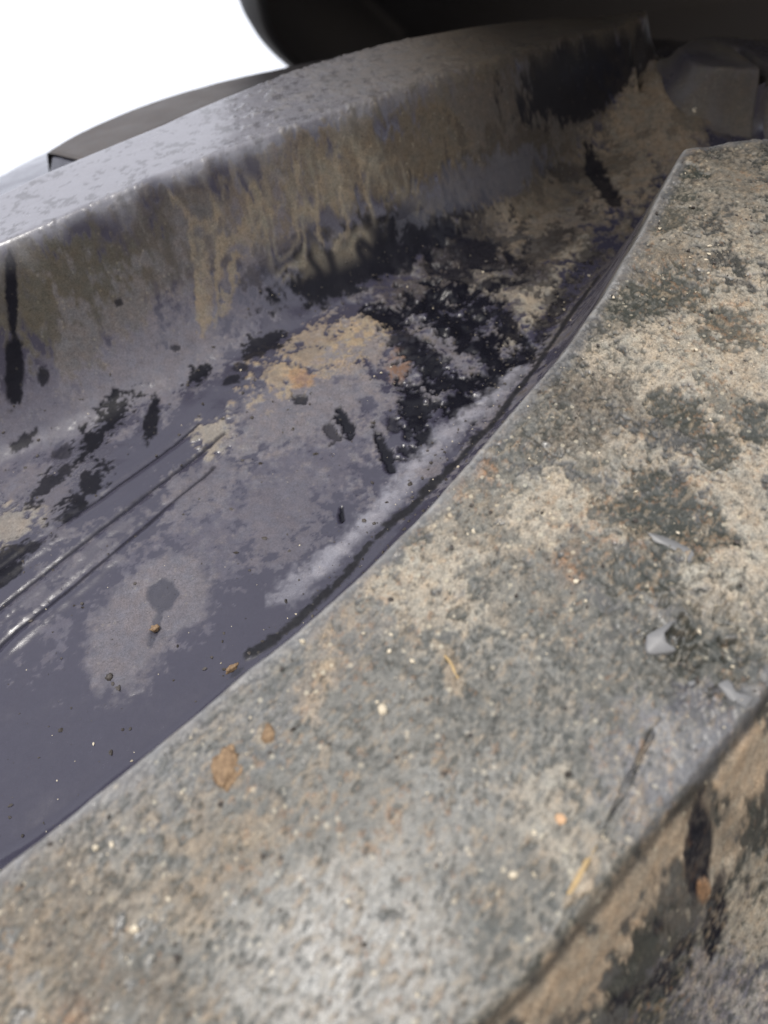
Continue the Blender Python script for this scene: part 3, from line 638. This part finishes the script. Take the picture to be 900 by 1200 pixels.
# ---------------------------------------------------------------- the tread floor between the lugs (fine) and the carcass round the wheel
def steps(*seg):
    out = []
    for a, b, st in seg: out.append(np.linspace(a, b, max(2, int(round((b-a)/st))), endpoint=False))
    return np.r_[np.hstack(out), seg[-1][1]]
gx = steps((-231, -85, 4), (-85, 128, .38), (128, 260, 2)); gs = steps((-160, -22, 3), (-22, 150, .36), (150, 262, .5), (262, 430, 2.5))
X, S = np.meshgrid(gx, gs, indexing='ij'); shp = X.shape; X = X.ravel(); S = S.ravel()
hh = floor_h(X, S); keep = np.ones(X.shape, bool); lower = np.zeros(X.shape); dmin = np.full(X.shape, 99.)
for k in LUGS:
    fh, d, tt = full_h(X, S, k); d0 = tt*(DEPTH+LUGS[k]['top'])*SINK[k]
    hh = smax(hh, np.minimum(fh, LUGS[k]['top']), .01); keep &= d > d0-5; lower = np.maximum(lower, 1-sst(d0-3, d0, d)); 
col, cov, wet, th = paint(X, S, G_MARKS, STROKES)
dA = tab(TAB['A'][0], X, S)
low = (X-10 > (S+10)*1.0) & (S < 60)            # the far side of the near lug: use its own mud
cT, vT, wT, hT = mottle(X[low], S[low], *paint(X[low], S[low], W_MARKS)); col[low] = cT; cov[low] = vT; wet[low] = wT; th[low] = hT
mb = marbled(X, S, 3, 165, 22, 12, .4)*sst(17, 13, tab(TAB['B'][0], X, S)); m3 = mb[:, None]*.7
col = col*(1-m3)+np.array([.185, .165, .135])*m3; cov = np.maximum(cov, mb*.9)
# moulded tie ribs on the floor
rib = np.zeros(X.shape)
for (kind, wd, pts) in STROKES:
    if kind != 'line': continue
    p = np.array(pts); a = p[0]; ab = p[-1]-a; t = ((X-a[0])*ab[0]+(S-a[1])*ab[1])/(ab@ab); nd = ((X-a[0])*ab[1]-(S-a[1])*ab[0])/np.hypot(*ab)
    rib = rib+(-.35*np.exp(-(nd/.8)**2)+.36*np.exp(-((nd-2.3)/1.4)**2))*sst(1.03, .93, t)
hh = hh+th+relief('F', X, S, cov)*.8+rib-1.6*lower
# clumps of torn mud towards the centre, black wet rubber in the holes
cl = np.exp(-((X-27)/24)**2-((S-143)/34)**2)*sst(14, 30, X+.0*S+8)
u_ = .8*X+.6*S; v_ = -.6*X+.8*S; hh = hh+1.5*cl*fbm(u_*.6, v_, 5.0, 3, 71, .42)
mm = sst(50, 85, X)*sst(150, 190, S); hh = hh+mm*(.45*fbm(X, S, 11, 3, 72, .5))
K = keep.reshape(shp); kf = K[:-1, :-1] | K[1:, :-1] | K[1:, 1:] | K[:-1, 1:]
F = grid_faces(*shp, keep=kf)
used = np.zeros(X.size, bool); used[F.ravel()] = True; rem = np.cumsum(used)-1
tread = mesh_obj('tread_floor', P3(X, S, hh)[used], rem[F], M_GRV, tyre, {'dirt': np.c_[col, cov][used], 'wet': wet[used]})
tag(tread, 'wet dark groove between the two lugs with black torn mud and pale drying stains')
del X, S, hh, col, cov, wet, th, cT, vT, mb, cl, mm, rib, F, used, rem

def lathe(name, prof, a0, a1, na, mat, parent, bend=None):
    """prof: (x mm, radius mm); angles in degrees measured like the tread's"""
    prof = np.array(prof, float); aa = np.radians(np.linspace(a0, a1, na)); c = []
    for a in aa: c.append(np.stack([prof[:, 0]+(bend(math.degrees(a)) if bend else 0), prof[:, 1]*np.sin(a), prof[:, 1]*np.cos(a)+R0+3], -1)*.001)
    V = np.array(c).reshape(-1, 3); return mesh_obj(name, V, grid_faces(na, len(prof)), mat, parent)
prof = [(x, R0-DEPTH-crown(x)-.8) for x in np.linspace(-228, 300, 24)]
a_lo = math.degrees(-160/R0)-47; a_hi = math.degrees(430/R0)-47
lathe('carcass', prof, a_hi, a_lo+360, 140, M_COARSE, tyre)
side = lambda sg: [(36+sg*v[0], v[1]) for v in ((265, R0-82), (290, 765), (305, 715), (300, 650), (275, 590), (245, 548), (232, 520))]
lathe('sidewall', side(-1), 0, 360, 160, M_COARSE, tyre); lathe('sidewall', [(36-264+528*t, R0-80) for t in (0, 1)], 0, 360, 160, M_COARSE, tyre); lathe('sidewall', side(1), 0, 360, 160, M_COARSE, tyre)
for o in list(COL.objects):
    if o.name == 'sidewall.001': o.name = 'inner_band'
lathe('rim', [(36-238, 545), (36-240, 515), (36-215, 500), (36-150, 490), (36-60, 470), (36-60, 440), (36-60, 60), (36, 60), (36+60, 470), (36+215, 500), (36+240, 515), (36+238, 545)], 0, 360, 96, M_STEEL, tyre)
# lugs below the frame, down towards the ground (seen only from the side)
def plain_lug(ds, mirror):
    L, R, Nn = outline('A', 14, 5); p = np.vstack([L, Nn, R[::-1]])
    cx = p.mean(0); lo = cx+(p-cx)*1.12
    def mp(q):
        q = q.copy(); 
        if mirror: q[:, 0] = 2*118-q[:, 0]; q[:, 1] += 70
        q[:, 1] += ds; return q
    n = len(p); a = mp(p); b = mp(lo); V = np.vstack([P3(a[:, 0], a[:, 1], 0*a[:, 0]), P3(b[:, 0], b[:, 1], 0*b[:, 0]-DEPTH-2)])
    bm = bmesh.new(); vs_ = [bm.verts.new(v) for v in V]
    m_ = 14; 
    for i in range(n): bm.faces.new((vs_[i], vs_[(i+1) % n], vs_[n+(i+1) % n], vs_[n+i]))
    for i in range(m_-1): bm.faces.new((vs_[i], vs_[n-1-i], vs_[n-2-i], vs_[i+1]))
    bm.faces.new(vs_[m_-1:n-m_+1])
    bmesh.ops.recalc_face_normals(bm, faces=bm.faces); me = bpy.data.meshes.new('lug'); bm.to_mesh(me); bm.free(); me.materials.append(M_COARSE)
    o = bpy.data.objects.new('lug', me); COL.objects.link(o); o.parent = tyre
for q in (-155, -310, -465): plain_lug(q, False)
for q in (-155, -310, -465): plain_lug(q, True)

# torn smooth flakes of rubber on the near lug
def flake(pts, tilt, hgt):
    p = np.array(pts, float); n = len(p); c = p.mean(0)
    hs = hgt+tilt[0]*(p[:, 0]-c[0])+tilt[1]*(p[:, 1]-c[1])
    pp = curve(np.vstack([p, p[:1]]), n*5)[:-1]; n = len(pp); hs = hgt+tilt[0]*(pp[:, 0]-c[0])+tilt[1]*(pp[:, 1]-c[1])
    cc = pp.mean(0); ins = cc+(pp-cc)*.9
    V = np.vstack([P3(ins[:, 0], ins[:, 1], hs+.08), P3(pp[:, 0], pp[:, 1], hs-.1), P3(pp[:, 0], pp[:, 1], hs-1.6), P3(cc[:1], cc[1:], np.array([hgt-.05]))])
    i = np.arange(n); j = (i+1) % n
    F = np.vstack([np.c_[i, j, n+j, n+i], np.c_[n+i, n+j, 2*n+j, 2*n+i]]); F = np.vstack([np.c_[F[:, 0], F[:, 1], F[:, 2]], np.c_[F[:, 0], F[:, 2], F[:, 3]], np.c_[i*0+3*n, j, i]])
    return mesh_obj('rubber_flake', V, F[:, ::-1], M_CHIP, lugA)
FLAKES = [[(38.05, 43.21), (39.79, 42.28), (41.6, 40.95), (43.08, 39.43), (42.04, 38.08), (41.53, 39.17), (39.69, 40.99), (38.46, 41.71)], [(33.45, 29.28), (37.4, 30.62), (35.65, 29.28), (35.65, 27.73), (36.42, 26.96), (34.8, 26.77), (32.83, 27.15)], [(39.36, 22.29), (40.94, 22.47), (41.28, 20.99), (42.95, 20.14), (41.07, 18.92), (40.25, 20.13)], [(36.22, 22.94), (38.0, 23.01), (38.04, 21.47), (36.56, 21.05)]]
for f in FLAKES: flake(f, (.05, .12), .3)

# ---------------------------------------------------------------- bits lying on the tyre, each one a thing
def top_z(x, s): return float(full_h(np.array([x]), np.array([s]), 'A')[0][0])
def ground_h(x, s):
    return float(height(np.array([x]), np.array([s]))[0])
def lump(name, x, s, h, rx, rs, rh, mat, seed, label, cat, group=None, ang=0, lev=4, amp=.25, size=.5):
    bm = bmesh.new(); bmesh.ops.create_icosphere(bm, subdivisions=lev, radius=1)
    v = np.array([p.co[:] for p in bm.verts]); k = size
    n = fbm(v[:, 0]*1.0+seed, v[:, 1]+v[:, 2]*.7, k, 4, seed)+.6*fbm(v[:, 2]-seed, v[:, 0]-v[:, 1], k*.6, 3, seed+5)
    v = v*(1+amp*n)[:, None]
    ca, sa = math.cos(ang), math.sin(ang)
    dx = v[:, 0]*rx; ds = v[:, 1]*rs; X_ = x+ca*dx-sa*ds; S_ = s+sa*dx+ca*ds
    W = P3(X_, S_, h+v[:, 2]*rh); o0 = P3(np.array([x]), np.array([s]), np.array([h]))[0]
    for p, c in zip(bm.verts, W-o0): p.co = c
    for f in bm.faces: f.smooth = True
    me = bpy.data.meshes.new(name); bm.to_mesh(me); bm.free(); me.materials.append(mat)
    o = bpy.data.objects.new(name, me); COL.objects.link(o); o.location = o0; return tag(o, label, cat, group)
lump('clay_clod', -17.7, 20.9, .25, 2.0, 2.8, .8, M_CLAY, 3, 'orange brown lump of crumbly clay stuck on the lower left of the near lug', 'clod', ang=-.2, amp=.3)
lump('clay_crumb', -12.7, 24.1, .35, .7, 1.1, .5, M_CLAY, 5, 'small tan crumb just above and right of the orange clay lump', 'crumb', lev=3)
lump('pebble', .8, 24.9, .5, .55, .7, .5, M_PALE, 7, 'tiny cream pebble alone on the grey middle of the near lug', 'pebble', 'tiny stones on the near lug', lev=3, amp=.12)
lump('pebble', 17.9, 10.4, .5, .62, .62, .5, M_ORANGE, 9, 'tiny orange pebble beside the long cut in the near lug', 'pebble', 'tiny stones on the near lug', lev=3, amp=.12)
lump('pebble', 11.8, 5.9, .4, .48, .36, .4, M_PALE, 11, 'tiny white pebble below the orange one near the lug edge', 'pebble', 'tiny stones on the near lug', lev=3, amp=.12)
lump('leaf_crumb', -23.3, 47.8, -33.0, 1.3, .6, .7, M_CLAY, 13, 'rust brown crumb lodged against the near lug where the dark line ends', 'crumb', ang=.5, lev=3)
lump('pebble', 113.9, 206.5, -16.5, 1.5, 2.6, 1.3, M_PALE, 15, 'pale chip of stone in the brown mud between the far lugs', 'pebble', lev=3)
lump('mud_nodule', -37.8, 59.5, -35.2, .9, .7, .7, M_CLAY, 17, 'little tan nodule below the grey drying stain in the groove', 'crumb', lev=3)
lump('mud_nodule', -45.6, 51.2, -35.2, .7, .7, .6, M_CRUMB, 19, 'dark nodule on the plain purple floor left of the grey stain', 'crumb', lev=3)
def straw(pts, r, label, hs):
    p = curve(pts, 26); n = len(p); k = 6; V = []
    hz = np.interp(np.linspace(0, 1, n), np.linspace(0, 1, len(hs)), hs)
    tg = np.gradient(p, axis=0); tg /= np.hypot(*tg.T)[:, None]
    for i in range(n):
        rr = r*(.35+.65*math.sin(math.pi*min(1, .08+.92*i/(n-1)))**.5)
        for j in range(k):
            a = 2*math.pi*j/k; V.append((p[i, 0]-tg[i, 1]*rr*math.cos(a), p[i, 1]+tg[i, 0]*rr*math.cos(a), hz[i]+rr*.6*math.sin(a)))
    V = np.array(V); W = P3(V[:, 0], V[:, 1], V[:, 2]); o0 = W.mean(0); F = []
    for i in range(n-1):
        for j in range(k): F.append((i*k+j, i*k+(j+1) % k, (i+1)*k+(j+1) % k, (i+1)*k+j))
    o = mesh_obj('straw', W-o0, F, M_STRAW); o.location = o0; return tag(o, label, 'straw', 'bits of straw on the near lug')
straw([(8.6, 31.0), (9.6, 28.9), (9.9, 27.6), (10.8, 26.3)], .2, 'short bent golden straw in the tan streak at the middle of the near lug', (.5, .9, .6, .5))
straw([(21.0, 7.6), (18.9, 5.4), (17.2, 3.6), (16.0, 2.2)], .32, 'long yellow straw at the lower end of the cut beside the lug edge', (.3, .6, .6, .2))
straw([(3.3, 14.3), (4.6, 14.8), (5.4, 14.6)], .14, 'short pale straw lying across the lower middle of the near lug', (.4, .5, .4))

def scatter(name, n, place, rmin, rmax, mat, label, cat, seed):
    rng = np.random.default_rng(seed); ico = bmesh.new(); bmesh.ops.create_icosphere(ico, subdivisions=1, radius=1)
    v0 = np.array([p.co[:] for p in ico.verts]); f0 = np.array([[v.index for v in f.verts] for f in ico.faces]); ico.free()
    x, s, h = place(rng, n); n = len(x); r = rmin*(rmax/rmin)**(rng.random(n)**3.2)
    vv = v0[None]*(1+.3*rng.normal(size=(n, len(v0), 1))*1)*r[:, None, None]*(.7+.6*rng.random((n, 1, 3)))
    X_ = x[:, None]+vv[..., 0]; S_ = s[:, None]+vv[..., 1]; H_ = h[:, None]+vv[..., 2]*.7+r[:, None]*.15
    V = P3(X_.ravel(), S_.ravel(), H_.ravel()); F = (f0[None]+(np.arange(n)*len(v0))[:, None, None]).reshape(-1, 3)
    return tag(mesh_obj(name, V, F, mat, None, smooth=False), label, cat, kind='stuff')
def on_top(rng, n):
    x = rng.uniform(-50, 115, n); s = rng.uniform(-15, 140, n); d = lugdist('A', x, s); m = (d < -1.0) & (rng.random(n) < .25+.75*sst(-.2, .4, fbm(x, s, 14, 3, 207))); x, s = x[m], s[m]
    return x, s, relief('A', x, s, x*0+.7)+.2
def in_groove(rng, n):
    x = rng.uniform(-75, 100, n); s = rng.uniform(20, 200, n); dA_ = lugdist('A', x, s); dB_ = lugdist('B', x, s)
    p = .16+.8*np.exp(-((dA_-17)/7)**2)*sst(-35, 0, x)+.5*np.exp(-((x-20)/30)**2-((s-125)/25)**2)
    m = (dA_ > 10) & (dB_ > 14) & (rng.random(n) < p); x, s = x[m], s[m]
    return x, s, height(x, s)+relief('F', x, s, x*0)*.8
scatter('pale_grit', 3600, on_top, .06, .36, M_PALE, 'fine pale grit stuck all over the near lug', 'grit', 1)
scatter('dark_grit', 3000, on_top, .09, .4, M_CRUMB, 'fine dark crumbs stuck all over the near lug', 'grit', 2)
scatter('groove_grit', 14000, in_groove, .07, .5, M_CRUMB, 'specks of dark dirt along the foot of the groove', 'grit', 3)
scatter('groove_pale_grit', 1500, in_groove, .08, .3, M_PALE, 'specks of pale dirt in the groove', 'grit', 4)

# ---------------------------------------------------------------- the mudguard over the wheel, and the ground
G0, G1 = (-32, 75)
gp = []
xl, ro = -33.0, 985.0
for t in np.linspace(0, 1, 14):
    a = math.pi*.5*t; gp.append((xl+70-70*math.cos(a), ro-70+70*math.sin(a)))
outer = [(xl+14, ro-86), (xl+5, ro-82), (xl+1, ro-74)]+gp+[(xl+900, ro)]
inner = [(x+7 if x < xl+60 else x, r-7 if r > ro-66 else r) for x, r in outer][::-1]
guard = tag(empty('mudguard'), 'dark mudguard with a rounded side lip curving over the top of the tyre', 'mudguard')
loopp = outer+inner+[outer[0]]
lathe('guard_shell', loopp, G0, G1, 160, M_GUARD, guard, lambda a: 34*min(1.6, max(0, (a+6)/9))**2)
lathe('guard_shade_flap', [(30, ro-9), (30, ro-2), (880, ro-2), (880, ro-9), (30, ro-9)], -38.5, G0+1, 20, M_GUARD, guard)  # unseen extension of the guard, added to shade the upper right
bm = bmesh.new(); bmesh.ops.create_grid(bm, x_segments=60, y_segments=60, size=1500)
me = bpy.data.meshes.new('ground'); bm.to_mesh(me); bm.free(); me.materials.append(M_EARTH)
gr = bpy.data.objects.new('ground', me); COL.objects.link(gr); tag(gr, kind='structure')
